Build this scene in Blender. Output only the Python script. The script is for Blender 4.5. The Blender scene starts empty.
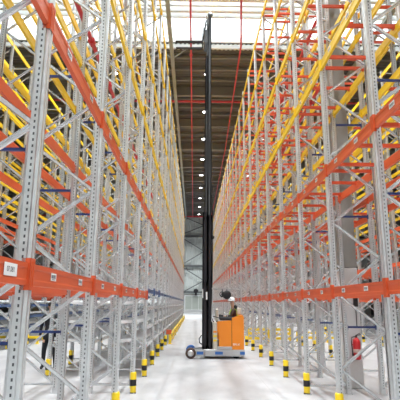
import bpy, math, random
from mathutils import Vector, Matrix
random.seed(7)
S = bpy.context.scene
COL = S.collection
PI = math.pi

# ------------------------------------------------------------------ camera
cam_d = bpy.data.cameras.new('camera'); cam = bpy.data.objects.new('camera', cam_d); COL.objects.link(cam)
FPX, TH, YAW, RO = 466.06, .2181, .0121, .0066
Fv = Vector((math.sin(YAW)*math.cos(TH), math.cos(YAW)*math.cos(TH), math.sin(TH)))
r0 = Vector((math.cos(YAW), -math.sin(YAW), 0)); u0 = r0.cross(Fv)
U = u0*math.cos(RO) - r0*math.sin(RO); R = r0*math.cos(RO) + u0*math.sin(RO)
M = Matrix((R, U, -Fv)).transposed().to_4x4(); M.translation = Vector((0, 0, 1.8))
cam.matrix_world = M
cam_d.sensor_width = 36; cam_d.lens = 36*FPX/400; cam_d.clip_end = 400; cam_d.clip_start = .05
S.camera = cam

# ------------------------------------------------------------------ world, exposure
S.view_settings.view_transform = 'Standard'; S.view_settings.look = 'None'
S.view_settings.gamma = 1; S.view_settings.exposure = 0.28
W = bpy.data.worlds.new('world'); S.world = W; W.use_nodes = True
W.node_tree.nodes['Background'].inputs[0].default_value = (.93, .97, 1, 1)
W.node_tree.nodes['Background'].inputs[1].default_value = 3.0

LAMP_W = 405       # each high-bay lamp

# ------------------------------------------------------------------ materials
def mat(name, col, rough=.5, metal=0., noise=0., nscale=8., emit=None, es=0., spec=.5):
    m = bpy.data.materials.new(name); m.use_nodes = True
    nt = m.node_tree; b = nt.nodes['Principled BSDF']
    b.inputs['Base Color'].default_value = (*col, 1); b.inputs['Roughness'].default_value = rough
    b.inputs['Metallic'].default_value = metal
    b.inputs['Specular IOR Level'].default_value = spec
    if noise:
        tc = nt.nodes.new('ShaderNodeTexCoord'); n = nt.nodes.new('ShaderNodeTexNoise'); n.inputs['Scale'].default_value = nscale
        n.inputs['Detail'].default_value = 4
        cr = nt.nodes.new('ShaderNodeMixRGB'); cr.blend_type = 'MIX'
        cr.inputs[1].default_value = (*[c*(1-noise) for c in col], 1); cr.inputs[2].default_value = (*[min(1, c*(1+noise)) for c in col], 1)
        nt.links.new(tc.outputs['Object'], n.inputs['Vector']); nt.links.new(n.outputs['Fac'], cr.inputs[0]); nt.links.new(cr.outputs[0], b.inputs['Base Color'])
    if emit:
        b.inputs['Emission Color'].default_value = (*emit, 1); b.inputs['Emission Strength'].default_value = es
    return m

def mathn(nt, op, a, b=None):
    n = nt.nodes.new('ShaderNodeMath'); n.operation = op
    for i, v in enumerate((a, b)):
        if v is None: continue
        if isinstance(v, (int, float)): n.inputs[i].default_value = v
        else: nt.links.new(v, n.inputs[i])
    return n.outputs[0]

ORANGE_C = (.66, .10, .028)
M_galv = mat('galvanised_steel', (.68, .69, .70), .28, .7, .2, 9)
M_brace = mat('galvanised_brace', (.78, .79, .80), .26, .7, .14, 9)
M_orange = mat('orange_paint', ORANGE_C, .42, 0, .07, 5)
M_bar = mat('red_orange_paint', (.64, .075, .02), .45, 0, .06, 5)
M_yellow = mat('yellow_paint', (.84, .56, .008), .42, 0, .06, 5)
M_blue = mat('dark_blue_paint', (.018, .04, .17), .4)
M_blue2 = mat('steel_blue_paint', (.05, .10, .24), .4)
M_white = mat('white_plastic', (.90, .92, .93), .35)
M_black = mat('black_rubber', (.015, .015, .017), .6)
M_gy = mat('guard_yellow', (.92, .66, .02), .45)
M_red = mat('red_pipe_paint', (.55, .035, .05), .4)
M_redpk = mat('ceiling_pipe_red_paint', (.62, .05, .07), .45)
M_mast = mat('mast_steel_dark', (.022, .02, .026), .45, .3)
M_mast2 = mat('mast_steel_grey', (.10, .105, .115), .4, .5)
M_torange = mat('truck_orange_paint', (.90, .27, .015), .35)
M_tgrey = mat('truck_grey_paint', (.45, .46, .47), .4, .1)
M_cream = mat('cream_panel', (.62, .58, .50), .5)
M_sblue = mat('sticker_blue', (.03, .13, .42), .4)
M_wheel = mat('wheel_brown_tyre', (.06, .03, .022), .6)
M_hub = mat('hub_metal', (.6, .6, .62), .35, .6)
M_steelw = mat('white_painted_steel', (.80, .82, .82), .5)
M_steelg = mat('grey_painted_steel', (.12, .13, .135), .5)
M_beamg = mat('roof_beam_grey_green', (.33, .34, .31), .6)
M_conc = mat('column_concrete', (.27, .26, .24), .85, 0, .18, 3)
M_colwhite = mat('column_white_paint', (.66, .66, .66), .6)
M_ext = mat('extinguisher_red', (.62, .03, .035), .3)
M_ink = mat('printed_ink', (.07, .07, .08), .6)
M_skin = mat('skin', (.62, .38, .27), .55)
M_dark = mat('dark_cloth', (.012, .013, .018), .85)
M_trous = mat('grey_trousers', (.05, .055, .065), .85)
M_jack = mat('brown_jacket', (.05, .025, .022), .8)
M_hivis = mat('hi_vis_yellow_green', (.55, .80, .08), .6)
M_helmet = mat('white_helmet', (.88, .90, .92), .3)
M_hair = mat('dark_hair', (.02, .015, .012), .7)
M_lampbody = mat('lamp_housing', (.35, .36, .37), .4, .5)
M_lens = mat('lamp_lens', (1, 1, 1), .5, 0, emit=(.97, .98, 1), es=10)

# perforated upright: rows of dark slots on the faces, real holes in the steel face
def perforated():
    m = mat('perforated_galvanised_steel', (.5, .5, .5), .28, .7)
    nt = m.node_tree; b = nt.nodes['Principled BSDF']
    tc = nt.nodes.new('ShaderNodeTexCoord'); sx = nt.nodes.new('ShaderNodeSeparateXYZ'); nt.links.new(tc.outputs['Object'], sx.inputs[0])
    z = mathn(nt, 'FRACT', mathn(nt, 'MULTIPLY', sx.outputs[2], 20.0))
    zz = mathn(nt, 'LESS_THAN', mathn(nt, 'ABSOLUTE', mathn(nt, 'SUBTRACT', z, .5)), .22)
    y = mathn(nt, 'LESS_THAN', mathn(nt, 'ABSOLUTE', mathn(nt, 'SUBTRACT', mathn(nt, 'ABSOLUTE', sx.outputs[1]), .0)), .004)
    fx = mathn(nt, 'GREATER_THAN', sx.outputs[0], .02)
    a = mathn(nt, 'MULTIPLY', mathn(nt, 'MULTIPLY', zz, y), fx)
    ys = mathn(nt, 'GREATER_THAN', mathn(nt, 'ABSOLUTE', sx.outputs[1]), .045)
    xs = mathn(nt, 'LESS_THAN', mathn(nt, 'ABSOLUTE', mathn(nt, 'ADD', sx.outputs[0], .012)), .007)
    c = mathn(nt, 'MULTIPLY', mathn(nt, 'MULTIPLY', zz, ys), xs)
    h = mathn(nt, 'MAXIMUM', a, c)
    n = nt.nodes.new('ShaderNodeTexNoise'); n.inputs['Scale'].default_value = 14; nt.links.new(tc.outputs['Object'], n.inputs['Vector'])
    cr = nt.nodes.new('ShaderNodeMixRGB'); cr.inputs[1].default_value = (.54, .55, .56, 1); cr.inputs[2].default_value = (.82, .83, .84, 1)
    nt.links.new(n.outputs['Fac'], cr.inputs[0])
    mx = nt.nodes.new('ShaderNodeMixRGB'); mx.inputs[2].default_value = (.10, .10, .11, 1)
    nt.links.new(h, mx.inputs[0]); nt.links.new(cr.outputs[0], mx.inputs[1]); nt.links.new(mx.outputs[0], b.inputs['Base Color'])
    return m
M_perf = perforated()

def floor_mat():
    m = mat('sealed_concrete_floor', (.72, .72, .73), .28, 0, spec=.35)
    nt = m.node_tree; b = nt.nodes['Principled BSDF']
    tc = nt.nodes.new('ShaderNodeTexCoord'); mp = nt.nodes.new('ShaderNodeMapping'); mp.inputs['Scale'].default_value = (1.2, .5, 1)
    n = nt.nodes.new('ShaderNodeTexNoise'); n.inputs['Scale'].default_value = 1.3; n.inputs['Detail'].default_value = 7; n.inputs['Roughness'].default_value = .65
    nt.links.new(tc.outputs['Object'], mp.inputs[0]); nt.links.new(mp.outputs[0], n.inputs['Vector'])
    cr = nt.nodes.new('ShaderNodeValToRGB'); cr.color_ramp.elements[0].position = .3; cr.color_ramp.elements[0].color = (.34, .34, .35, 1)
    cr.color_ramp.elements[1].position = .68; cr.color_ramp.elements[1].color = (.49, .49, .50, 1)
    nt.links.new(n.outputs['Fac'], cr.inputs[0])
    # sawn slab joints
    sx = nt.nodes.new('ShaderNodeSeparateXYZ'); nt.links.new(tc.outputs['Object'], sx.inputs[0])
    jy = mathn(nt, 'LESS_THAN', mathn(nt, 'FRACT', mathn(nt, 'DIVIDE', sx.outputs[1], 6.5)), .003)
    jx = mathn(nt, 'LESS_THAN', mathn(nt, 'FRACT', mathn(nt, 'DIVIDE', mathn(nt, 'ADD', sx.outputs[0], 100.35), 6.0)), .003)
    j = mathn(nt, 'MULTIPLY', mathn(nt, 'MAXIMUM', jx, jy), .45)
    mx = nt.nodes.new('ShaderNodeMixRGB'); mx.inputs[2].default_value = (.3, .3, .3, 1)
    nt.links.new(j, mx.inputs[0]); nt.links.new(cr.outputs[0], mx.inputs[1]); nt.links.new(mx.outputs[0], b.inputs['Base Color'])
    r = mathn(nt, 'ADD', mathn(nt, 'MULTIPLY', n.outputs['Fac'], .2), .34); nt.links.new(r, b.inputs['Roughness'])
    return m

def ribbed(name, col, axis, per, depth=.5, dark=.0):
    m = mat(name, col, .6)
    nt = m.node_tree; b = nt.nodes['Principled BSDF']
    tc = nt.nodes.new('ShaderNodeTexCoord'); sx = nt.nodes.new('ShaderNodeSeparateXYZ'); nt.links.new(tc.outputs['Object'], sx.inputs[0])
    s = mathn(nt, 'SINE', mathn(nt, 'MULTIPLY', sx.outputs[axis], 2*PI/per))
    bp = nt.nodes.new('ShaderNodeBump'); bp.inputs['Strength'].default_value = depth; bp.inputs['Distance'].default_value = .04
    nt.links.new(s, bp.inputs['Height']); nt.links.new(bp.outputs[0], b.inputs['Normal'])
    n = nt.nodes.new('ShaderNodeTexNoise'); n.inputs['Scale'].default_value = .8; nt.links.new(tc.outputs['Object'], n.inputs['Vector'])
    cr = nt.nodes.new('ShaderNodeMixRGB'); cr.inputs[1].default_value = (*[c*.85 for c in col], 1); cr.inputs[2].default_value = (*[c*1.15 for c in col], 1)
    nt.links.new(n.outputs['Fac'], cr.inputs[0]); nt.links.new(cr.outputs[0], b.inputs['Base Color'])
    return m

# ------------------------------------------------------------------ mesh helpers
class MB:
    def __init__(s): s.v = []; s.f = []; s.mi = []; s.sm = []
    def add(s, vs, fs, mi=0, sm=False):
        o = len(s.v); s.v += [tuple(p) for p in vs]
        for f in fs: s.f.append([o+i for i in f]); s.mi.append(mi); s.sm.append(sm)
        return s
    def box(s, x0, x1, y0, y1, z0, z1, mi=0):
        v = [(x0,y0,z0),(x1,y0,z0),(x1,y1,z0),(x0,y1,z0),(x0,y0,z1),(x1,y0,z1),(x1,y1,z1),(x0,y1,z1)]
        return s.add(v, [(0,3,2,1),(4,5,6,7),(0,1,5,4),(1,2,6,5),(2,3,7,6),(3,0,4,7)], mi)
    def bbox(s, x0, x1, y0, y1, z0, z1, b=.01, mi=0):   # box with chamfered edges
        vs = []; xs = (x0, x1); ys = (y0, y1); zs = (z0, z1)
        idx = {}
        for i in (0,1):
            for j in (0,1):
                for k in (0,1):
                    sx = b if i == 0 else -b; sy = b if j == 0 else -b; sz = b if k == 0 else -b
                    for ax in range(3):
                        p = [xs[i]+sx, ys[j]+sy, zs[k]+sz]; p[ax] = (xs[i], ys[j], zs[k])[ax]
                        idx[(i,j,k,ax)] = len(vs); vs.append(p)
        F = []
        for ax in range(3):
            a, c = [q for q in range(3) if q != ax]
            for e in (0,1):
                ks = []
                for (p, q) in ((0,0),(1,0),(1,1),(0,1)):
                    t = [0,0,0]; t[ax] = e; t[a] = p; t[c] = q; ks.append(idx[(*t, ax)])
                F.append(ks)
        for ax in range(3):
            a, c = [q for q in range(3) if q != ax]
            for p in (0,1):
                for q in (0,1):
                    t0 = [0,0,0]; t0[a] = p; t0[c] = q; t1 = list(t0); t1[ax] = 1
                    F.append([idx[(*t0, a)], idx[(*t1, a)], idx[(*t1, c)], idx[(*t0, c)]])
        for i in (0,1):
            for j in (0,1):
                for k in (0,1): F.append([idx[(i,j,k,0)], idx[(i,j,k,1)], idx[(i,j,k,2)]])
        return s.add(vs, F, mi)
    def bar(s, p, q, w, h, mi=0, up=(0,0,1)):   # rectangular bar from p to q
        p = Vector(p); q = Vector(q); d = (q-p).normalized(); u = Vector(up)
        if abs(d.dot(u)) > .98: u = Vector((0,1,0))
        a = d.cross(u).normalized()*w/2; b = a.cross(d).normalized()*h/2
        v = [p-a-b, p+a-b, p+a+b, p-a+b, q-a-b, q+a-b, q+a+b, q-a+b]
        return s.add(v, [(0,3,2,1),(4,5,6,7),(0,1,5,4),(1,2,6,5),(2,3,7,6),(3,0,4,7)], mi)
    def channel(s, p, q, w, h, t=.004, mi=0, up=(0,0,1)):  # open C section
        p = Vector(p); q = Vector(q); d = (q-p).normalized(); u = Vector(up)
        a = d.cross(u).normalized(); b = a.cross(d).normalized()
        for (ca, cb, wa, wb) in ((-w/2+t/2, 0, t, h), (0, h/2-t/2, w, t), (0, -h/2+t/2, w, t)):
            o = a*ca+b*cb
            A = a*wa/2; B = b*wb/2
            v = [p+o-A-B, p+o+A-B, p+o+A+B, p+o-A+B, q+o-A-B, q+o+A-B, q+o+A+B, q+o-A+B]
            s.add(v, [(0,3,2,1),(4,5,6,7),(0,1,5,4),(1,2,6,5),(2,3,7,6),(3,0,4,7)], mi)
        return s
    def tube(s, pts, r, n=8, mi=0, rs=None):
        pts = [Vector(p) for p in pts]; rings = []
        for i, p in enumerate(pts):
            d = (pts[min(i+1, len(pts)-1)]-pts[max(i-1, 0)]).normalized()
            u = Vector((0,0,1)) if abs(d.z) < .9 else Vector((0,1,0))
            a = d.cross(u).normalized(); b = a.cross(d)
            rr = rs[i] if rs else r
            rings.append([p+a*math.cos(2*PI*k/n)*rr+b*math.sin(2*PI*k/n)*rr for k in range(n)])
        vs = [v for g in rings for v in g]; F = []
        for i in range(len(pts)-1):
            for k in range(n): F.append((i*n+k, i*n+(k+1) % n, (i+1)*n+(k+1) % n, (i+1)*n+k))
        s.add(vs, F, mi, True)
        s.add(rings[0], [tuple(range(n))[::-1]], mi); s.add(rings[-1], [tuple(range(n))], mi)
        return s
    def lathe(s, prof, n=20, c=(0,0,0), axis='z', mi=0, sm=True):
        vs = []; F = []
        for (r, h) in prof:
            for k in range(n):
                a = 2*PI*k/n; x, y = r*math.cos(a), r*math.sin(a)
                p = (x, y, h) if axis == 'z' else ((x, h, y) if axis == 'y' else (h, x, y))
                vs.append((p[0]+c[0], p[1]+c[1], p[2]+c[2]))
        for i in range(len(prof)-1):
            for k in range(n): F.append((i*n+k, i*n+(k+1) % n, (i+1)*n+(k+1) % n, (i+1)*n+k))
        F.append(tuple(range(n))[::-1]); F.append(tuple((len(prof)-1)*n+k for k in range(n)))
        return s.add(vs, F, mi, sm)
    def prism(s, poly, y0, y1, mi=0):   # polygon in x,z extruded along y
        n = len(poly); vs = [(x, y0, z) for x, z in poly]+[(x, y1, z) for x, z in poly]
        F = [tuple(range(n)), tuple(range(n, 2*n))[::-1]]+[(i, (i+1) % n, n+(i+1) % n, n+i)[::-1] for i in range(n)]
        return s.add(vs, F, mi)
    def mesh(s, name, mats):
        me = bpy.data.meshes.new(name); me.from_pydata(s.v, [], s.f)
        for m in (mats if isinstance(mats, (list, tuple)) else [mats]): me.materials.append(m)
        for p, i, sm in zip(me.polygons, s.mi, s.sm): p.material_index = i; p.use_smooth = sm
        me.update(); return me
    def obj(s, name, mats, parent=None, loc=(0,0,0)):
        return link(name, s.mesh(name, mats), parent, loc)

def link(name, me, parent=None, loc=(0,0,0), rz=0):
    o = bpy.data.objects.new(name, me); COL.objects.link(o); o.location = loc; o.rotation_euler = (0,0,rz)
    if parent: o.parent = parent
    return o
def tag(o, label=None, cat=None, group=None, kind=None):
    if label: o['label'] = label
    if cat: o['category'] = cat
    if group: o['group'] = group
    if kind: o['kind'] = kind
    return o
def thing(name, label, cat, loc=(0,0,0), rz=0, group=None):
    o = bpy.data.objects.new(name, None); COL.objects.link(o); o.location = loc; o.rotation_euler = (0,0,rz)
    return tag(o, label, cat, group)
def copy_tree(o, parent=None):
    c = o.copy(); COL.objects.link(c); c.parent = parent
    for ch in [k for k in KIDS.get(o.name, [])]: copy_tree(ch, c)
    return c
KIDS = {}
def text_mesh(txt, size, extr=.0008):
    cu = bpy.data.curves.new('text', 'FONT'); cu.body = txt; cu.size = size; cu.extrude = extr; cu.align_x = 'CENTER'; cu.align_y = 'CENTER'
    o = bpy.data.objects.new('text', cu); COL.objects.link(o)
    dg = bpy.context.evaluated_depsgraph_get(); me = bpy.data.meshes.new_from_object(o.evaluated_get(dg))
    bpy.data.objects.remove(o); bpy.data.curves.remove(cu)
    return me

# ------------------------------------------------------------------ layout numbers (metres)
P = 2.2217; D0 = 10.141
XL, XL2, XL3, XL4 = -1.238, -2.102, -2.80, -3.615
XR, XR2, XR3, XR4 = 2.356, 3.204, 3.90, 4.75
XC1, XC2, XC3, XC4 = -7.25, -8.10, -8.80, -9.65
XD1, XD2, XD3, XD4 = 8.30, 9.15, 9.85, 10.7
TOP = 12.0; CEIL = 18.0; WALLY = 86.0
N0, N1 = -4, 21
LEVELS = [2.0, 4.1, 6.13, 8.05, 10.05, 11.75]
LEVELS2 = [2.0, 3.4, 4.8, 6.2, 7.6, 9.0, 10.4, 11.75]
def fy(n): return D0+n*P

# ------------------------------------------------------------------ structure
tag(MB().box(-32, 32, -6, WALLY+.3, -.3, 0).obj('floor', floor_mat()), kind='structure')
M_deck = ribbed('roof_deck_brown_grey', (.105, .098, .092), 1, .33, .6)
M_wall = ribbed('wall_cladding', (.60, .64, .62), 0, .45, .5)
M_side = ribbed('side_wall_cladding', (.09, .09, .088), 1, .45, .4)
tag(MB().box(-32, 32, WALLY, WALLY+.3, 0, CEIL+.5).obj('wall_back', M_wall), kind='structure')
tag(MB().box(-32.3, -32, -6, WALLY+.3, 0, CEIL+.5).obj('wall_left', M_side), kind='structure')
tag(MB().box(32, 32.3, -6, WALLY+.3, 0, CEIL+.5).obj('wall_right', M_side), kind='structure')
tag(MB().box(-32, 32, 26.75, WALLY, CEIL, CEIL+.2).box(-32, 32, -6, 17, CEIL, CEIL+.2).obj('ceiling', M_deck), kind='structure')
tag(MB().box(-32, 32, -6.3, -6, 0, CEIL+.5).obj('wall_front', M_wall), kind='structure')
# rooflight of translucent panels in front of the deck
def glass_mat():
    m = bpy.data.materials.new('translucent_rooflight'); m.use_nodes = True; nt = m.node_tree
    for n in list(nt.nodes): nt.nodes.remove(n)
    o = nt.nodes.new('ShaderNodeOutputMaterial'); mx = nt.nodes.new('ShaderNodeMixShader'); t = nt.nodes.new('ShaderNodeBsdfTransparent'); d = nt.nodes.new('ShaderNodeBsdfTranslucent')
    d.inputs[0].default_value = (.95, .97, .97, 1); t.inputs[0].default_value = (.95, .98, .98, 1); mx.inputs[0].default_value = .5
    nt.links.new(t.outputs[0], mx.inputs[1]); nt.links.new(d.outputs[0], mx.inputs[2]); nt.links.new(mx.outputs[0], o.inputs[0])
    return m
M_glass = glass_mat()
wn = MB().box(-32, 32, 17.0, 26.75, CEIL+.16, CEIL+.17).obj('window_1', M_glass); tag(wn, kind='structure')
fr = MB()
for k in range(-27, 28): fr.box(.57+k*1.16-.02, .57+k*1.16+.02, 23.5, 26.3, CEIL+.04, CEIL+.16)
fr.obj('window_frame', M_steelw, wn)
cb = MB()
for y, z0, z1, w in ((22.0, 17.6, 17.9, .25), (22.5, 17.6, 17.95, .12), (22.95, 17.55, 17.9, .18), (23.4, 17.5, 18.1, .12), (26.35, 17.75, 18.05, .10), (26.75, 17.55, 17.8, .14)):
    cb.box(-32, 32, y-w/2, y+w/2, z0, z1)
tag(cb.obj('trim_1', M_steelw), kind='structure')
ed = MB()      # fluted deck edge seen behind the rooflight
for k in range(-110, 111): ed.box(k*.28-.07, k*.28+.07, 26.85, 27.35, 17.8, 17.98)
tag(ed.obj('trim_2', mat('deck_edge_grey', (.45, .48, .46), .5)), kind='structure')
pu = MB(); y = 28.3; k = 0
while y < WALLY-.5:
    big = k % 4 == 3
    if big: pu.box(-32, 32, y-.16, y+.16, 17.28, 17.98)
    else: pu.box(-32, 32, y-.07, y+.07, 17.74, 17.98)
    y += 1.6; k += 1
tag(pu.obj('trim_3', mat('purlin_grey_brown', (.20, .19, .18), .6)), kind='structure')
lb = MB()
for x in (-1.5, -13.5, 10.5, 22.5, -25.5):
    lb.box(x-.11, x+.11, 20, WALLY-.2, 17.02, 17.27)
    lb.bar((x-.1, 27.1, 17.1), (x-.9, 27.1, 17.7), .06, .06); lb.bar((x+.1, 27.1, 17.1), (x+.9, 27.1, 17.7), .06, .06)
tag(lb.obj('trim_4', M_beamg), kind='structure')
# steel framing of the far wall
ws = MB()
for x in (-25.6, -17.9, -9.6, -1.95, 5.3, 13.2, 20.9, 28.6): ws.box(x-.14, x+.14, WALLY-.5, WALLY-.02, 0, CEIL)
for z in (3.75, 8.45, 13.9): ws.box(-32, 32, WALLY-.42, WALLY-.2, z-.17, z+.17)
for x0, x1 in ((-1.95, 1.85), (-17.9, -13.9), (5.3, 9.2)):
    for (za, zb) in ((17.5, 15.9), (14.35, 15.9), (13.4, 11.1), (8.8, 11.1), (8.1, 5.8), (3.75, 5.8)):
        ws.bar((x0, WALLY-.5, za), (x1, WALLY-.5, zb), .10, .16)
ws.box(1.75, 1.95, WALLY-.55, WALLY-.1, 3.75, CEIL)
tag(ws.obj('trim_5', M_steelg), kind='structure')
dr = MB().box(-1.5, 3.3, WALLY-.10, WALLY-.02, .1, 3.05).obj('door_1', mat('door_panel_grey_green', (.40, .43, .39), .5)); tag(dr, kind='structure')
df = MB()
df.box(-1.68, -1.5, WALLY-.22, WALLY-.02, 0, 3.25); df.box(3.3, 3.48, WALLY-.22, WALLY-.02, 0, 3.25); df.box(-1.5, 3.3, WALLY-.22, WALLY-.02, 3.05, 3.25); df.box(-1.5, 3.3, WALLY-.22, WALLY-.02, .55, .68)
for x in (-.3, .9, 2.1): df.box(x-.03, x+.03, WALLY-.16, WALLY-.02, .68, 3.05)
df.obj('door_frame', M_steelw, dr)
MB().box(-1.5, 3.3, WALLY-.14, WALLY-.02, 0, .55).obj('kick_panel', M_colwhite, dr)

# ------------------------------------------------------------------ shared rack meshes (local +X looks at the aisle)
def upright_mesh():
    path = [(-.045, .024), (-.045, .05), (.012, .05), (.020, .040), (.045, .036), (.045, .016), (.026, .011), (.026, -.011), (.045, -.016), (.045, -.036), (.020, -.040), (.012, -.05), (-.045, -.05), (-.045, -.024)]
    b = MB(); t = .0035; n = len(path); inner = []
    for i, (x, y) in enumerate(path):
        a = Vector(path[max(i-1, 0)]); c = Vector(path[min(i+1, n-1)]); d = (c-a).normalized(); nn = Vector((d.y, -d.x))
        inner.append((x-nn.x*t*-1, y-nn.y*t*-1))
    # keep the inner skin on the open side
    vs = [(x, y, 0) for x, y in path]+[(x, y, TOP) for x, y in path]+[(x, y, 0) for x, y in inner]+[(x, y, TOP) for x, y in inner]
    F = []
    for i in range(n-1):
        F.append((i, i+1, n+i+1, n+i)); F.append((2*n+i+1, 2*n+i, 3*n+i, 3*n+i+1)); F.append((n+i, n+i+1, 3*n+i+1, 3*n+i))
    F.append((0, n, 3*n, 2*n)); F.append((n-1, 3*n-1, 4*n-1, 2*n-1))
    b.add(vs, F); return b.mesh('upright', M_perf)
ME_UP = upright_mesh()
fp = MB().box(-.07, .06, -.075, .075, 0, .008); fp.box(-.05, .03, .051, .056, .008, .10); fp.box(-.05, .03, -.056, -.051, .008, .10)
for sx, sy in ((-.055, .062), (.045, -.062)): fp.lathe([(.009, .008), (.009, .022)], 6, (sx, sy, 0))
ME_FOOT = fp.mesh('foot_plate', M_galv)
BL = P-.10   # beam between uprights
def beam_mesh(m, h=.16):
    # stepped box profile, local origin at mid height, centre of the bay; +X looks outward
    b = MB(); hh = h/2
    prof = [(-.022, -hh), (.022, -hh), (.022, -hh+.035), (.018, -hh+.045), (.018, hh-.045), (.022, hh-.035), (.022, hh), (-.006, hh), (-.006, hh-.03), (-.022, hh-.03)]
    n = len(prof); vs = [(x, -BL/2, z) for x, z in prof]+[(x, BL/2, z) for x, z in prof]
    F = [tuple(range(n)), tuple(range(n, 2*n))[::-1]]+[(i, (i+1) % n, n+(i+1) % n, n+i)[::-1] for i in range(n)]
    b.add(vs, F); return b.mesh('beam', m)
def conn_mesh(m):
    b = MB(); b.box(.030, .036, -.052, .0, -.115, .115); b.box(-.03, .036, -.004, 0.0, -.115, .115)
    b.box(.036, .040, -.036, -.026, -.09, .09)
    return b.mesh('connector', m)
ME_BEAM = {'o': beam_mesh(M_orange), 'y': beam_mesh(M_yellow), 'b': beam_mesh(M_blue2, .10)}
ME_CONN = {'o': conn_mesh(M_orange), 'y': conn_mesh(M_yellow), 'b': conn_mesh(M_blue2)}
pl = MB().box(0, .0015, -.075, .075, -.032, .032)
for i, (y, w) in enumerate(((-.055, .016), (-.03, .02), (-.004, .014), (.018, .02), (.046, .016))):
    pl.box(.0015, .002, y-w/2, y+w/2, -.012, .018, 1)
pl.box(.0015, .002, -.05, .05, -.024, -.019, 1)
ME_PLAC = pl.mesh('label_plate', [M_white, M_ink])
ME_PLACT = MB().box(0, .0015, -.11, .11, -.042, .042).mesh('label_plate', [M_white])
ME_BOLT = None
def place_rack(name, label, xa, xb, front, nb0, nb1, colours, flow=None, detail=True, bars=False, levels=LEVELS, plates=False):
    """xa: front line of uprights (looks at its aisle), xb: rear line; front=+1 if the front looks to +X."""
    t = thing(name, label, 'pallet rack', ((xa+xb)/2, 0, 0), 0)
    ox = (xa+xb)/2
    def rz(s): return 0 if s > 0 else PI
    for n in range(nb0, nb1+1):
        for x, s in ((xa, front), (xb, -front)):
            u = link('upright', ME_UP, t, (x-ox, fy(n), 0), rz(s))
            if n <= 10: link('foot_plate', ME_FOOT, u, (0, 0, 0))
    # bracing
    wd = abs(xb-xa)-.07
    rest = MB()
    key = round(wd, 3)
    cnt = 0
    for n in range(nb0, nb1+1):
        a = xa-ox-front*.035; c = xb-ox+front*.035
        segs = [((a, .17), (c, .17))]
        zf = .77; last = (c, .17)
        while True:
            if zf > TOP-.1: break
            segs.append((last, (a, zf))); last = (a, zf)
            zr = zf+.6
            if zr > TOP-.1: break
            segs.append((last, (c, zr))); last = (c, zr); zf = zr+.6
        segs.append(((a, TOP-.1), (c, TOP-.1)))
        for (p, q) in segs:
            single = detail and n >= -3 and cnt < 100
            if single:
                cnt += 1
                b = MB().channel((p[0], 0, p[1]), (q[0], 0, q[1]), .03, .042, .004, up=(0, 1, 0) if False else (0, 0, 1))
                b.obj('brace', M_brace, t, (0, fy(n), 0))
            else: rest.bar((p[0], fy(n), p[1]), (q[0], fy(n), q[1]), .03, .042)
    o = rest.obj('bracing', M_brace, t); o['kind'] = 'stuff'
    # beams: nearest ones single, the remainder one part
    lst = []
    for b in range(nb0, nb1):
        for x, s in ((xa, front), (xb, -front)):
            for li, z in enumerate(levels):
                c = colours[li]
                if flow is not None and li == 0 and b >= flow: continue
                lst.append((b, x, s, z, c))
            if flow is not None and b >= flow:
                for z in (.72, 1.18, 1.66, 2.12): lst.append((b, x, s, z, 'b' if z > 2 or not detail else 'w'))
    lst.sort(key=lambda q: q[0])
    cols = {'o': MB(), 'y': MB(), 'b': MB(), 'w': MB()}
    for i, (b, x, s, z, c) in enumerate(lst):
        yc = fy(b)+P/2
        if i < 100 and c != 'w':
            o = link('beam', ME_BEAM[c], t, (x-ox+s*.012, yc, z), rz(s))
            if detail or i < 40:
                for e in (-1, 1):
                    k = link('connector', ME_CONN[c], o, (.003, e*(BL/2), 0), 0)
                    if e < 0: k.scale = (1, 1, 1)
                    else: k.scale = (1, -1, 1)
            if plates and s == front and (c == 'o' or b < 1):
                for e, dy in ((0, -.52), (1, .45)):
                    link('label_plate', ME_PLAC, o, (.0225, dy*1.0, .01), 0)
        else:
            m = cols[c]; w = .044; h = .16 if c in 'oy' else .09
            xx = x-ox+s*.012
            m.box(xx-w/2, xx+w/2, fy(b)+.05, fy(b+1)-.05, z-h/2, z+h/2)
            for e in (b, b+1): m.box(x-ox+s*.049-.003, x-ox+s*.049+.003, fy(e)-.05, fy(e)+.05, z-.11 if c != 'w' else z-.05, z+.11 if c != 'w' else z+.05)
    for c, m in cols.items():
        if m.v:
            o = m.obj('beam', {'o': M_orange, 'y': M_yellow, 'b': M_blue2, 'w': M_brace}[c], t); o['kind'] = 'stuff'
    if bars:
        restb = MB(); cnt = 0
        x0, x1 = sorted((xa-ox, xb-ox))
        bm = MB()
        bm.box(x0+.01, x1-.01, -.026, .026, -.025, .03); bm.box(x0-.02, x0+.03, -.034, .034, -.05, .034); bm.box(x1-.03, x1+.02, -.034, .034, -.05, .034)
        ME = bm.mesh('pallet_support_bar', M_bar)
        for b in range(nb0, nb1):
            for z in levels[1:]:
                for dy in (.16, 1.0, 1.98):
                    if cnt < 100: link('pallet_support_bar', ME, t, (0, fy(b)+dy, z+.05)); cnt += 1
                    else: restb.box(x0, x1, fy(b)+dy-.03, fy(b)+dy+.03, z+.02, z+.08)
        restb.obj('pallet_support_bar', M_bar, t)['kind'] = 'stuff'
    if flow is not None:
        x0, x1 = sorted((xa-ox, xb-ox)); fm = MB()
        zf, zr = (0, .10)
        lanes = 5
        def deck(w, hgt):
            m = MB(); L = BL/lanes
            for k in range(lanes):
                y0 = -BL/2+k*L
                # sloping tray with side rails and rollers
                f0 = x0+.06; f1 = x1-.06
                za, zb = (0, .07) if front > 0 else (.07, 0)
                for yy in (y0+.03, y0+L-.03): m.bar((f0, yy, za+.03), (f1, yy, zb+.03), .02, .07)
                m.bar((f0, y0+L/2, za), (f1, y0+L/2, zb), L-.07, .012)
                for q in range(6):
                    xx = f0+(f1-f0)*(q+.5)/6; zz = za+(zb-za)*(q+.5)/6+.03
                    m.tube([(xx, y0+.04, zz), (xx, y0+L-.04, zz)], .018, 5)
            return m.mesh('roller_shelf', M_white)
        ME = deck(0, 0)
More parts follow.
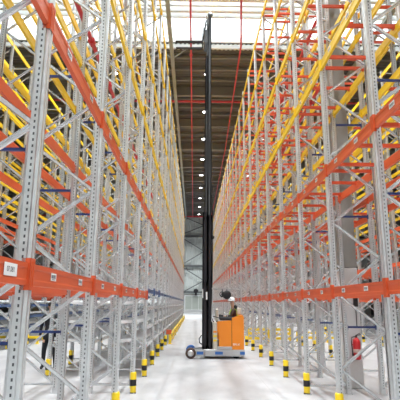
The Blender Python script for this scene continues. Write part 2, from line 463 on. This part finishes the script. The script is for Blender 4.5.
        for b in range(max(flow, nb0), min(nb1, flow+24)):
            for z in (.80, 1.26, 1.74):
                link('roller_shelf', ME, t, (0, fy(b)+P/2, z))
    return t

OY2 = ['o', 'o', 'o', 'y', 'y', 'y', 'y', 'y']
OY = ['o', 'o', 'y', 'y', 'y', 'y']
rLA = place_rack('pallet_rack', 'tall galvanised rack directly left of the aisle, numbered white plates on its orange beams', XL, XL2, 1, N0, N1, OY, flow=1, plates=True)
rLB = place_rack('pallet_rack', 'rack back to back behind the one left of the aisle, white roller shelves low down', XL4, XL3, -1, -3, N1, OY, flow=1)
rRA = place_rack('pallet_rack', 'tall galvanised rack directly right of the aisle, with red-orange bars across it', XR, XR2, -1, N0, N1, OY, bars=True, plates=True)
rRB = place_rack('pallet_rack', 'rack back to back behind the one right of the aisle, beyond the concrete column', XR4, XR3, 1, -3, N1, OY, bars=True)
rLC = place_rack('pallet_rack', 'rack across the next aisle to the left, blue lower beams with roller shelves', XC1, XC2, 1, -1, N1, OY2, flow=-1, detail=False, levels=LEVELS2)
rLD = place_rack('pallet_rack', 'farthest rack on the left, backing the rack with the blue lower beams', XC4, XC3, -1, -1, N1, OY2, detail=False, levels=LEVELS2)
rRC = place_rack('pallet_rack', 'rack across the next aisle to the right, seen through the nearer racks', XD1, XD2, -1, -1, N1, OY2, detail=False, levels=LEVELS2)
rRD = place_rack('pallet_rack', 'farthest rack on the right, backing the rack across the second aisle', XD4, XD3, 1, -1, N1, OY2, detail=False, levels=LEVELS2)

# text on the two nearest plates of the left rack
near = [o for o in rLA.children if o.name.startswith('beam') and abs(o.location.z-2.0) < .01 and o.location.x > 0]
tm = text_mesh('07.081', .05); tm.materials.append(M_ink)
for o in near:
    if o.location.y < fy(-3)+.1:
        for ch in list(o.children):
            if ch.name.startswith('label_plate'):
                ch.data = ME_PLACT; ch.location.y = .74 if ch.location.y > 0 else -.6
                q = MB(); me = tm.copy()
                # text lies in local xy: stand it up on the plate
                me.transform(Matrix(((0,0,1,.0018),(1,0,0,0),(0,1,0,0),(0,0,0,1))))
                base = ME_PLACT.copy(); bmv = [tuple(v.co) for v in base.vertices]; bf = [tuple(p.vertices) for p in base.polygons]
                q.add(bmv, bf, 0); q.add([tuple(v.co) for v in me.vertices], [tuple(p.vertices) for p in me.polygons], 1)
                ch.data = q.mesh('label_plate', [M_white, M_ink])

# blue row spacers tying the double racks
for t, xa, xb, ns in ((rLA, XL2, XL3, range(-3, 12)), (rRA, XR2, XR3, range(-2, 12))):
    ox = t.location.x
    x0, x1 = sorted((xa, xb)); ME = MB().box(x0-ox+.045, x1-ox-.045, -.02, .02, -.02, .02)
    ME.box(x0-ox+.045, x0-ox+.052, -.04, .04, -.05, .05); ME.box(x1-ox-.052, x1-ox-.045, -.04, .04, -.05, .05)
    ME = ME.mesh('row_spacer', M_blue)
    for n in ns:
        for z in ((1.33, 3.70, 5.86) if n > -2 else (1.33, 3.70)): link('row_spacer', ME, t, (0, fy(n), z))

# ------------------------------------------------------------------ column guards
GH = .415
def guard_meshes():
    prof = [(.064, 0), (.070, .012), (.070, GH-.02), (.060, GH)]
    b = MB(); b.lathe(prof, 20, (0, 0, 0)); body = b.mesh('column_guard', M_gy)
    c = MB(); c.lathe([(.0705, .15), (.0725, .155), (.0725, .268), (.0705, .273)], 20); band = c.mesh('band', M_black)
    d = MB(); d.lathe([(.0705, 0), (.0722, .002), (.0722, .022), (.0705, .026)], 20); foot = d.mesh('band', M_black)
    return body, band, foot
GB, GK, GF = guard_meshes()
ORD = ['nearest', 'second', 'third', 'fourth', 'fifth', 'sixth', 'seventh', 'eighth', 'ninth', 'tenth', 'eleventh', 'twelfth']
def guard(x, y, label, group):
    o = link('column_guard', GB, None, (x, y, 0)); tag(o, label, 'column guard', group)
    link('band', GK, o); link('band', GF, o); return o
def ordl(i): return 'nearest' if i == 0 else ORD[i]+' nearest'
for i, n in enumerate(range(-1, 6)):
    guard(XL+.01, fy(n), 'yellow column guard with black band left of the aisle, '+ordl(i)+' the camera', 'column guards along the left of the aisle')
for i, n in enumerate(range(-1, 9)):
    guard(XR-.01, fy(n), 'yellow column guard with black band right of the aisle, '+ordl(i)+' the camera', 'column guards along the right of the aisle')
for i, n in enumerate(range(0, 8)):
    guard(XL4-.01, fy(n), 'yellow and black guard behind the double rack on the left, '+ordl(i)+' the camera', 'column guards behind the left racks')
for i, n in enumerate(range(1, 8)):
    guard(XR4+.01, fy(n), 'yellow and black guard behind the double rack on the right, '+ordl(i)+' the camera', 'column guards behind the right racks')
for i, n in enumerate(range(2, 9)):
    guard(XC1+.01, fy(n), 'small yellow guard at the rack with blue lower beams, '+ordl(i)+' of its line', 'column guards of the next left rack')
for i, n in enumerate(range(3, 10)):
    guard(XD1-.01, fy(n), 'small yellow guard at the rack across the next right aisle, '+ordl(i)+' of its line', 'column guards of the next right rack')

# ------------------------------------------------------------------ guard rails
def striped():
    m = mat('yellow_black_stripes', (.9, .64, .02), .45); nt = m.node_tree; b = nt.nodes['Principled BSDF']
    tc = nt.nodes.new('ShaderNodeTexCoord'); sx = nt.nodes.new('ShaderNodeSeparateXYZ'); nt.links.new(tc.outputs['Object'], sx.inputs[0])
    s = mathn(nt, 'ADD', mathn(nt, 'ADD', sx.outputs[1], sx.outputs[0]), sx.outputs[2])
    g = mathn(nt, 'LESS_THAN', mathn(nt, 'FRACT', mathn(nt, 'DIVIDE', s, 1.1)), .32)
    mx = nt.nodes.new('ShaderNodeMixRGB'); mx.inputs[1].default_value = (.9, .62, .02, 1); mx.inputs[2].default_value = (.02, .02, .02, 1)
    nt.links.new(g, mx.inputs[0]); nt.links.new(mx.outputs[0], b.inputs['Base Color']); return m
M_str = striped()
def rail(p, q, zs, label, m, nposts):
    t = thing('guard_rail', label, 'guard rail', (p[0], p[1], 0))
    dx, dy = q[0]-p[0], q[1]-p[1]
    for z in zs: MB().bar((0, 0, z), (dx, dy, z), .08, .11).obj('rail', m, t)
    for i in range(nposts):
        f = i/(nposts-1)
        pm = MB(); pm.box(-.05, .05, -.05, .05, 0, max(zs)+.06); pm.box(-.09, .09, -.09, .09, 0, .012)
        pm.obj('post', M_gy, t, (dx*f, dy*f, 0))
    return t
gr = rail((XL+.18, 22.0), (XL+.18, 56.5), (.14, .36), 'long low yellow and black guard rail along the far left edge of the aisle', M_str, 12)
eb = MB(); eb.bbox(-.30, .06, -.06, .0, .42, .62, .01); eb.obj('end_bracket', M_orange, gr)['label'] = 'orange end bracket'
rail((2.55, 23.55-.9), (4.55, 23.55-.9), (.22, .44, .62), 'yellow barrier of three rails low behind the truck inside the right racks', M_gy, 3)
rail((5.0, 23.2), (7.9, 23.2), (.22, .45), 'yellow two-rail barrier on the floor of the next aisle to the right', M_gy, 3)
rail((-9.5, 21.6), (-6.9, 21.6), (.28,), 'yellow rail barrier standing on the floor of the next aisle to the left', M_gy, 3)

# ------------------------------------------------------------------ columns + extinguisher
cx, cy = 3.535, 10.98
t = thing('building_column', 'thick grey concrete column with white lower part between the right racks', 'column', (cx, cy, 0))
MB().bbox(-.22, .22, -.22, .22, 2.62, 17.25, .02).obj('shaft', M_conc, t)
MB().bbox(-.222, .222, -.222, .222, 0, 2.62, .02).obj('painted_base', M_colwhite, t)
for cy2 in (fy(9)+1.1, fy(18)+1.1):
    MB
ex = thing('fire_extinguisher', 'red fire extinguisher hanging on the white base of the column', 'fire extinguisher', (3.60, 10.66, .62))
b = MB(); b.lathe([(.05, 0), (.078, .015), (.082, .04), (.082, .36), (.07, .41), (.035, .445), (.024, .46)], 20); b.obj('cylinder', M_ext, ex)
b = MB(); b.lathe([(.0825, .15), (.0832, .151), (.0832, .22), (.0825, .221)], 20); b.obj('label_band', mat('extinguisher_label', (.75, .55, .5), .5), ex)
b = MB(); b.lathe([(.024, .46), (.024, .50), (.012, .51)], 12); b.bar((-.01, 0, .50), (.10, 0, .53), .016, .012); b.bar((-.01, 0, .51), (.09, 0, .56), .016, .01); b.obj('valve_handle', M_black, ex)
b = MB(); b.tube([(-.02, 0, .485), (-.10, -.01, .47), (-.12, -.02, .38), (-.105, -.02, .15), (-.10, -.02, .08)], .011, 8, rs=[.011, .011, .011, .011, .02]); b.obj('hose', M_black, ex)
b = MB(); b.box(-.05, .05, .078, .10, .05, .42); b.box(-.09, .09, .05, .10, .30, .32); b.obj('wall_bracket', M_red, ex)
sg = thing('equipment_sign', 'small dark fixture high on the white base of the column', 'sign', (3.66, 10.745, 1.75))
b = MB(); b.bbox(-.05, .05, -.03, .01, 0, .20, .006); b.obj('box', M_black, sg)
b = MB(); b.tube([(0, 0, 0), (0, .0, -.45)], .012, 8); b.obj('conduit', M_steelg, sg)

# ------------------------------------------------------------------ pipes
def pipe(pts, r, label, m=M_red, ys=None, coup=True):
    t = thing('sprinkler_pipe', label, 'pipe', pts[0])
    o = Vector(pts[0]); MB().tube([Vector(p)-o for p in pts], r, 10).obj('pipe', m, t)
    if ys:
        for y in ys:
            MB().tube([(0, y-.07, 0), (0, y+.07, 0)], r*1.7, 10).obj('coupling', m, t)
            MB().tube([(0, y, -r), (0, y, -r-.09)], .018, 6).obj('sprinkler_head', m, t)
    return t
for x, z, w in ((-2.45, 7.8, 'lower dark red sprinkler pipe running between the left double rack'), (-2.45, 11.4, 'upper dark red sprinkler pipe running between the left double rack'),
                (3.545, 7.85, 'lower dark red sprinkler pipe running between the right double rack'), (3.545, 9.95, 'upper dark red sprinkler pipe running between the right double rack')):
    if x > 0: x = 3.27+.02 if False else x
    pipe([(x, 3.5 if x < 0 else 11.3, z), (x, 55, z)], .05, w, M_red, [2+k*P for k in range(18)])
pipe([(-31, 33.9, 17.2), (31, 33.9, 17.2)], .09, 'red pipe crossing the ceiling from side to side above the truck', M_redpk)
pipe([(-31, 83.5, 17.2), (31, 83.5, 17.2)], .13, 'red pipe crossing the ceiling close to the far wall', M_redpk)
pipe([(2.05, 18.5, 16.95), (2.72, 25.4, 16.95), (3.05, 45, 16.95), (3.05, 83, 16.95)], .055, 'red sprinkler pipe running along the ceiling above the right edge of the aisle', M_redpk)
pipe([(-.30, 18.5, 16.95), (-.28, 60, 16.95), (-.28, 83, 16.95)], .055, 'red sprinkler pipe running along the ceiling above the left side of the aisle', M_redpk, [2, 8, 20, 30])

# ------------------------------------------------------------------ high-bay lamps
hb = MB(); hb.lathe([(.05, .30), (.10, .28), (.12, .16), (.20, .10), (.22, .02), (.21, 0)], 20); hb.tube([(0,0,.3),(0,0,1.1)], .012, 6); ME_H = hb.mesh('housing', M_lampbody)
ME_L = MB().lathe([(.20, -.012), (.20, .0)], 20).mesh('lens', M_lens)
ME_R = MB().tube([(0, 0, .3), (0, 0, 1.12)], .014, 6).mesh('suspension_rod', M_lampbody)
lampd = bpy.data.lights.new('high_bay_light', 'AREA'); lampd.shape = 'DISK'; lampd.size = .52; lampd.energy = LAMP_W; lampd.spread = math.radians(112); lampd.color = (.93, .98, 1)
rows = ((.80, 'the aisle'), (-5.45, 'the next left aisle'), (6.55, 'the next right aisle'))
for x, w in rows:
    for k in range(-5, 9):
        if k == -1 and x == .80: continue
        y = 28.9+6.35*k
        if k >= 0: lab = 'round glowing ceiling lamp over '+w+', '+ordl(k)+' of its row in view'
        else: lab = 'ceiling lamp over '+w+', in the part of the roof above the camera'
        t = thing('high_bay_lamp', lab, 'ceiling lamp', (x, y, 16.9), 0, 'ceiling lamps over '+w)
        link('housing', ME_H, t); link('lens', ME_L, t); link('suspension_rod', ME_R, t)
        l = bpy.data.objects.new('lamp_light', lampd); COL.objects.link(l); l.parent = t; l.location = (0, 0, -.03)

# fan on the far wall
t = thing('wall_heater', 'small dark round unit mounted on the far wall above the door', 'heater', (.40, WALLY-.55, 3.95))
b = MB(); b.lathe([(.28, -.25), (.42, -.2), (.42, .1), (.2, .2)], 16, (0, 0, 0), 'y'); b.obj('drum', M_mast, t)
MB().box(-.18, .18, -.15, .2, -.78, -.42).obj('motor_box', M_mast, t)
MB().box(-.04, .04, -.05, .5, -.45, -.1).obj('bracket', M_mast, t)

# ------------------------------------------------------------------ reach truck
TY0, TY1 = 16.2, 17.4
tr = thing('reach_truck', 'orange and grey reach truck standing across the aisle with its mast fully raised', 'reach truck', (.7, (TY0+TY1)/2, 0))
def tp(mb, name, m, parent=None, label=None):
    o = mb.obj(name, m, None)
    for v in o.data.vertices:
        v.co.x -= .7; v.co.y -= (TY0+TY1)/2
    o.parent = parent or tr
    if label: o['label'] = label
    return o
# chassis, straddle legs
b = MB(); b.bbox(.35, 1.72, TY0, TY1, .08, .30, .02); ch = tp(b, 'chassis', M_tgrey)
for y0 in (TY0, TY1-.20):
    b = MB(); b.prism([(-.0, .10), (.40, .08), (.40, .29), (.05, .27), (-.06, .22)], y0, y0+.20); leg = tp(b, 'straddle_leg', M_tgrey)
for (x0, x1) in ((.12, .34), (.73, .99), (1.56, 1.72)):
    tp(MB().box(x0, x1, TY0-.004, TY0+.001, .14, .235), 'sticker', M_sblue, label='blue sticker on the chassis')
for y0, lab in ((TY0-.05, None), (TY1-.13, 'blue far load wheel')):
    b = MB(); b.lathe([(.10, 0), (.165, .0), (.175, .02), (.175, .13), (.165, .15), (.10, .15)], 28, (-.08, y0, .178), 'y')
    wh = tp(b, 'load_wheel', M_wheel if lab is None else M_sblue, label=lab)
    b = MB(); b.lathe([(.03, -.02), (.06, -.02), (.10, -.004), (.10, .154), (.04, .154)], 20, (-.08, y0, .178), 'y')
    tp(b, 'hub', M_hub if lab is None else M_sblue, wh)
b = MB(); b.lathe([(.06, 0), (.13, 0), (.14, .02), (.14, .09), (.13, .11), (.06, .11)], 24, (1.45, TY0+.15, .14), 'y'); tp(b, 'drive_wheel', M_black)
# orange bodywork
b = MB(); b.prism([(1.30, .30), (1.70, .30), (1.70, 1.36), (1.66, 1.42), (1.30, 1.33)], TY0+.01, TY1-.01); bd = tp(b, 'rear_body', M_torange)
b = MB(); b.prism([(.86, .30), (1.285, .30), (1.285, 1.24), (.92, 1.22), (.80, 1.19), (.80, .90), (.86, .8)], TY0, TY0+.10); dp = tp(b, 'side_panel', M_torange)
b = MB(); b.box(.86, 1.285, TY0+.10, TY1-.02, .30, .55); b.box(1.2, 1.285, TY0+.1, TY1-.02, .55, 1.1); tp(b, 'cab_floor', M_tgrey)
b = MB(); b.prism([(.86, .30), (1.28, .30), (1.28, 1.2), (.80, 1.17), (.80, .9), (.86, .8)], TY1-.1, TY1); tp(b, 'side_panel', M_torange)
b = MB(); b.box(1.285, 1.30, TY0+.004, TY1-.02, .30, 1.26); tp(b, 'panel_gap', M_black)
b = MB(); b.bbox(.80, 1.30, TY0-.006, TY0+.05, .30, .40, .008); tp(b, 'kick_plate', M_tgrey)
me = text_mesh('FM-X', .10); me.materials.append(M_white)
lt = link('lettering', me, tr, (1.44-.7, TY0+.006-(TY0+TY1)/2, .46)); lt.rotation_euler = (PI/2, 0, 0)
# battery compartment
b = MB(); b.bbox(.66, .80, TY0+.03, TY1-.03, .30, 1.18, .015); bt = tp(b, 'battery_cover', M_cream)
for z in (.56, .70, .84):
    tp(MB().box(.67, .79, TY0+.024, TY0+.03, z, z+.06), 'marking', M_gy if z < .8 else M_torange, bt)
# console and dashboard
b = MB(); b.bbox(.90, 1.42, TY0+.02, TY0+.42, 1.24, 1.36, .02); b.bbox(.92, 1.02, TY0+.05, TY1-.1, 1.24, 1.42, .02); tp(b, 'dashboard', M_black)
b = MB(); b.bbox(.76, .86, TY0+.3, TY0+.55, 1.18, 1.62, .03); tp(b, 'monitor', M_cream)
b = MB(); b.lathe([(.015, 0), (.015, .09), (.03, .10), (.03, .13), (.01, .15)], 12, (1.06, TY0+.2, 1.36)); b.lathe([(.012, 0), (.012, .08), (.022, .09), (.02, .12)], 12, (1.16, TY0+.16, 1.36)); tp(b, 'control_lever', M_white)
b = MB(); b.bbox(1.40, 1.52, TY0+.35, TY0+.9, 1.0, 1.75, .04); b.bbox(1.02, 1.45, TY0+.38, TY0+.88, .92, 1.02, .03); tp(b, 'seat', M_black)
b = MB(); b.bbox(1.50, 1.64, TY0+.3, TY0+.7, 1.42, 1.66, .03); tp(b, 'document_holder', M_cream)
b = MB(); b.tube([(.70, TY0+.1, 1.15), (.62, TY0+.1, 1.35), (.55, TY0+.1, 1.38)], .02, 8); b.tube([(.66, TY0+.03, 1.38), (.95, TY0+.03, 1.30)], .014, 8); tp(b, 'grab_rail', M_mast)
# overhead guard
b = MB()
for y in (TY0+.06, TY1-.06):
    b.bar((.62, y, 1.2), (.66, y, 2.28), .04, .05); b.bar((1.66, y, 1.4), (1.60, y, 2.28), .03, .03)
    b.bar((.62, y, 2.30), (1.62, y, 2.30), .04, .04)
for k in range(7): b.bar((.72+k*.14, TY0+.06, 2.31), (.72+k*.14, TY1-.06, 2.31), .02, .03)
tp(b, 'overhead_guard', M_tgrey)
# camera / worklight cluster
b = MB(); b.lathe([(.05, -.12), (.13, -.10), (.15, .0), (.13, .08), (.05, .11)], 16, (1.15, TY0+.22, 2.09), 'y'); b.lathe([(.03, -.1), (.09, -.08), (.10, .02), (.04, .08)], 16, (.99, TY0+.22, 2.11), 'y')
b.tube([(1.15, TY0+.22, 2.2), (1.15, TY0+.22, 2.31)], .015, 6); b.tube([(.99, TY0+.22, 2.15), (.99, TY0+.22, 2.31)], .015, 6); tp(b, 'work_light', M_black)
b = MB(); b.lathe([(.02, -.008), (.05, -.008), (.05, 0.0)], 12, (.97, TY0+.135, 2.11), 'y'); tp(b, 'light_lens', M_white)
# mast stages
def channel_pair(x0, x1, ya, yb, z0, z1, fl=.05, tt=.02):
    b = MB()
    for y, s in ((ya, 1), (yb, -1)):
        b.box(x0, x1, min(y, y+s*tt), max(y, y+s*tt), z0, z1)
        for xa, xb in ((x0, x0+.03), (x1-.03, x1)): b.box(xa, xb, min(y, y+s*fl), max(y, y+s*fl), z0, z1)
        b.box((x0+x1)/2-.02, (x0+x1)/2+.02, min(y, y-s*.012), max(y, y-s*.012), z0, z1)
    return b
b = channel_pair(.31, .475, TY0+.12, TY1-.12, .12, 4.97, .08)
for z in (.3, 2.4, 4.7): b.box(.33, .46, TY0+.12, TY1-.12, z, z+.12)
ms = tp(b, 'outer_mast', M_mast)
b = channel_pair(.485, .635, TY0+.16, TY1-.16, .12, 4.88, .08)
for z in (.3, 2.6, 4.72): b.box(.50, .62, TY0+.16, TY1-.16, z, z+.1)
tp(b, 'outer_mast', M_mast)
b = channel_pair(.37, .48, TY0+.20, TY1-.20, 2.6, 8.9, .06)
for z in (2.8, 5.6, 8.7): b.box(.38, .47, TY0+.2, TY1-.2, z, z+.1)
tp(b, 'middle_mast', M_mast2)
b = channel_pair(.475, .60, TY0+.24, TY1-.24, 4.6, 12.95, .06)
for z in (4.8, 7.4, 10.0, 12.8): b.box(.49, .59, TY0+.24, TY1-.24, z, z+.1)
tp(b, 'inner_mast', M_mast2)
b = MB(); b.box(.37, .474, TY0+.25, TY1-.25, 8.8, 12.2) if False else None
b = channel_pair(.375, .47, TY0+.26, TY1-.26, 8.4, 11.2, .04); b.box(.38, .46, TY0+.26, TY1-.26, 11.05, 11.15); tp(b, 'mast_cover', M_mast)
b = MB()
for y in (TY0+.45, TY1-.45): b.tube([(.56, y, .4), (.56, y, 8.5)], .03, 10); b.tube([(.45, y, 8.5), (.45, y, 11.9)], .018, 8)
tp(b, 'lift_cylinder', M_mast2)
b = MB(); b.tube([(.64, TY0+.34, 2.0), (.67, TY0+.34, 4.2), (.60, TY0+.34, 8.0), (.58, TY0+.34, 8.4)], .016, 8); b.lathe([(.02, -.02), (.07, -.02), (.07, .02), (.02, .02)], 18, (.655, TY0+.3, 4.1), 'y'); tp(b, 'hose_reel', M_black)
b = MB(); b.lathe([(.03, -.03), (.10, -.03), (.10, .03), (.03, .03)], 16, (.56, TY0+.3, 13.0), 'y'); tp(b, 'chain_pulley', M_mast2)
# carriage with forks at full height
b = MB(); b.box(.30, .35, TY0+.22, TY1-.22, 11.78, 11.90); b.box(.30, .35, TY0+.22, TY1-.22, 12.28, 12.38)
for y in (TY0+.24, TY1-.30): b.box(.34, .47, y, y+.06, 11.75, 12.3); b.box(.42, .47, y, y+.05, 12.3, 12.8)
for y in (TY0+.3, (TY0+TY1)/2, TY1-.34): b.bar((.31, y, 12.3), (.42, y, 12.95), .03, .03)
cg = tp(b, 'fork_carriage', M_mast2)
for y in (TY0+.30, TY1-.42):
    b = MB(); b.prism([(-.80, 11.83), (.24, 11.80), (.29, 11.83), (.29, 12.45), (.25, 12.45), (.24, 11.87), (-.80, 11.855)], y, y+.12); tp(b, 'fork', M_mast, cg)
b = MB(); b.box(.30, .325, TY0+.112, TY0+.119, 1.98, 2.28); b.bbox(.42, .47, TY0+.10, TY0+.12, 1.92, 2.18, .004) ; tp(b, 'warning_label', M_white)
b = MB(); b.tube([(.30, TY0+.2, .45), (.22, TY0+.2, .5), (.20, TY0+.2, .62), (.28, TY0+.2, .75)], .02, 8); tp(b, 'hose_loop', M_black)

# ------------------------------------------------------------------ people
def body(name, joints, edges, parent, mats, zones, root=0, loc=(0,0,0)):
    me = bpy.data.meshes.new(name); me.from_pydata([j[0] for j in joints], edges, [])
    o = bpy.data.objects.new(name, me); COL.objects.link(o)
    sk = o.modifiers.new('skin', 'SKIN'); sk.use_smooth_shade = True
    lay = me.skin_vertices[0].data if me.skin_vertices else None
    if lay is None:
        bpy.context.view_layer.update(); lay = me.skin_vertices[0].data
    for i, j in enumerate(joints):
        r = j[1]; lay[i].radius = (r, r) if not isinstance(r, tuple) else r
        lay[i].use_root = (i == root)
    sb = o.modifiers.new('sub', 'SUBSURF'); sb.levels = 1; sb.render_levels = 1
    dg = bpy.context.evaluated_depsgraph_get(); m2 = bpy.data.meshes.new_from_object(o.evaluated_get(dg))
    bpy.data.objects.remove(o)
    m2.materials.clear()
    for m in mats: m2.materials.append(m)
    J = [(Vector(joints[a][0]), Vector(joints[c][0]), zones.get((a, c), zones.get((c, a), 0))) for a, c in edges]
    for p in m2.polygons:
        c = p.center; best = 9; mi = 0
        for a, d, z in J:
            ab = d-a; tt = max(0, min(1, (c-a).dot(ab)/max(ab.length_squared, 1e-9))); ds = (a+ab*tt-c).length
            if ds < best: best = ds; mi = z
        p.material_index = mi; p.use_smooth = True
    r = link(name, m2, parent, loc); return r
def head_bits(parent, c, d, hat=None, hair=True):
    """face details round head centre c; d = unit facing direction in xy"""
    d = Vector(d).normalized(); s = Vector((-d.y, d.x, 0)); c = Vector(c)
    b = MB()
    for e in (-1, 1): b.lathe([(.004, -.010), (.010, -.005), (.012, 0), (.010, .005), (.004, .010)], 8, tuple(c+d*.088+s*e*.032+Vector((0, 0, .01))))
    b.obj('eyes', M_ink, parent)
    b = MB(); b.bar(c+d*.085+Vector((0, 0, .0)), c+d*.115+Vector((0, 0, -.03)), .02, .02); b.obj('nose', M_skin, parent)
    b = MB()
    for e in (-1, 1): b.bar(c+s*e*.075+Vector((0, 0, .02)), c+s*e*.088+Vector((0, 0, -.03)), .03, .012, up=(d.x, d.y, 0))
    b.obj('ears', M_skin, parent)
    b = MB(); b.bar(c+d*.088+s*.022+Vector((0, 0, -.055)), c+d*.088-s*.022+Vector((0, 0, -.055)), .01, .008); b.obj('mouth', mat('lips', (.4, .15, .12), .5), parent)
    if hat:
        b = MB(); n = 16
        prof = [(.125, .035), (.122, .06), (.112, .095), (.09, .125), (.055, .145), (.01, .15)]
        b.lathe(prof, n, (c.x, c.y, c.z)); b.lathe([(.118, .03), (.142, .028), (.142, .036), (.118, .045)], n, (c.x+d.x*.018, c.y+d.y*.018, c.z)); b.obj('helmet', hat, parent)
    elif hair:
        b = MB(); b.lathe([(.088, .0), (.098, .03), (.098, .07), (.08, .105), (.045, .128), (.01, .134)], 16, (c.x-d.x*.012, c.y-d.y*.012, c.z)); b.obj('hair', M_hair, parent)
def hand(J, E, wi, wp, d, side, zmap, curl=(0, 0, -1)):
    """append palm and five fingers to a skeleton at wrist index wi"""
    wp = Vector(wp); d = Vector(d).normalized(); side = Vector(side).normalized(); curl = Vector(curl).normalized()
    J.append((tuple(wp+d*.05), (.032, .022))); pi = len(J)-1; E.append((wi, pi)); zmap[(wi, pi)] = 1
    for k, (o, L) in enumerate(((-.028, .062), (-.010, .072), (.010, .068), (.028, .055))):
        a = wp+d*.085+side*o; m = a+d*L*.5+curl*.008; e = m+d*L*.35+curl*.03
        J.append((tuple(a), .010)); ia = len(J)-1; E.append((pi, ia)); zmap[(pi, ia)] = 1
        J.append((tuple(m), .0085)); im = len(J)-1; E.append((ia, im)); zmap[(ia, im)] = 1
        J.append((tuple(e), .0075)); ie = len(J)-1; E.append((im, ie)); zmap[(im, ie)] = 1
    a = wp+d*.035-side*.035; e = a+d*.035-side*.022+curl*.02
    J.append((tuple(a), .011)); ia = len(J)-1; E.append((pi, ia)); zmap[(pi, ia)] = 1
    J.append((tuple(e), .009)); ie = len(J)-1; E.append((ia, ie)); zmap[(ia, ie)] = 1

# seated operator, facing the mast (-X), leaning a little
pr = thing('person', 'seated truck operator in a white helmet, brown jacket and hi-vis vest', 'person', (1.42, TY0+.45, 1.02))
J = [((0, 0, .10), .15), ((0, 0, .28), .13), ((-.02, 0, .46), .15), ((-.04, 0, .62), .07), ((-.06, 0, .70), .055), ((-.075, 0, .80), (.082, .075)), ((-.085, 0, .90), (.085, .08)),
     ((-.03, -.17, .57), .065), ((-.14, -.25, .36), .048), ((-.30, -.26, .35), .036), ((-.03, .17, .57), .065), ((-.12, .24, .34), .048), ((-.26, .20, .32), .036),
     ((-.10, -.10, .07), .085), ((-.17, -.14, .05), .075), ((-.10, .10, .07), .085), ((-.17, .14, .05), .075)]
E = [(0, 1), (1, 2), (2, 3), (3, 4), (4, 5), (5, 6), (2, 7), (7, 8), (8, 9), (2, 10), (10, 11), (11, 12), (0, 13), (13, 14), (0, 15), (15, 16)]
Z = {(3, 4): 1, (4, 5): 1, (5, 6): 1, (0, 13): 2, (13, 14): 2, (0, 15): 2, (15, 16): 2}
hand(J, E, 9, J[9][0], (-1, .1, 0), (0, -1, 0), Z); hand(J, E, 12, J[12][0], (-1, -.1, 0), (0, 1, 0), Z)
body('body', J, E, pr, [M_jack, M_skin, M_trous], Z)
head_bits(pr, (-.085, 0, .84), (-1, -.35, 0), hat=M_helmet)
b = MB()
for e in (-1, 1):
    pts = [(-.155, e*.075, .14), (-.158, e*.085, .30), (-.165, e*.095, .46), (-.10, e*.10, .585), (-.01, e*.10, .61), (.10, e*.095, .52), (.135, e*.08, .30)]
    for p, q in zip(pts, pts[1:]): b.bar(p, q, .085, .014, up=(-1, 0, .01) if abs(p[0]) > .1 and abs(q[0]) > .1 else (0, 0, 1))
b.bar((-.165, -.12, .30), (-.165, .12, .30), .012, .05); b.bar((-.1, -.155, .28), (.10, -.155, .28), .014, .05)
b.obj('hi_vis_vest', [M_hivis], pr)

# person in dark clothes standing in the next aisle to the left
px, py = -3.98, 13.5
p2 = thing('person', 'person in dark clothes standing behind the left racks, mostly hidden by uprights', 'person', (px, py, 0))
J = [((0, 0, .95), .135), ((0, 0, 1.12), .125), ((0, .0, 1.36), .15), ((0, 0, 1.50), .07), ((.0, -.01, 1.57), .055), ((0, -.02, 1.66), (.078, .082)), ((0, -.02, 1.75), (.08, .085)),
     ((-.19, 0, 1.42), .065), ((-.26, .02, 1.14), .05), ((-.24, -.10, .90), .036), ((.19, 0, 1.42), .065), ((.27, .02, 1.14), .05), ((.20, -.20, 1.05), .036),
     ((-.10, 0, .86), .10), ((-.13, -.02, .48), .07), ((-.14, .02, .10), .05), ((-.15, -.13, .045), .042),
     ((.10, 0, .86), .10), ((.15, .0, .48), .07), ((.19, .05, .10), .05), ((.20, -.10, .045), .042)]
E = [(0, 1), (1, 2), (2, 3), (3, 4), (4, 5), (5, 6), (2, 7), (7, 8), (8, 9), (2, 10), (10, 11), (11, 12), (0, 13), (13, 14), (14, 15), (15, 16), (0, 17), (17, 18), (18, 19), (19, 20)]
Z = {(3, 4): 1, (4, 5): 1, (5, 6): 1}
hand(J, E, 9, J[9][0], (0, -.2, -1), (0, 1, 0), Z, (1, 0, 0)); hand(J, E, 12, J[12][0], (-.3, -1, 0), (1, 0, 0), Z)
body('body', J, E, p2, [M_dark, M_skin], Z)
head_bits(p2, (0, -.02, 1.69), (.5, -1, 0))
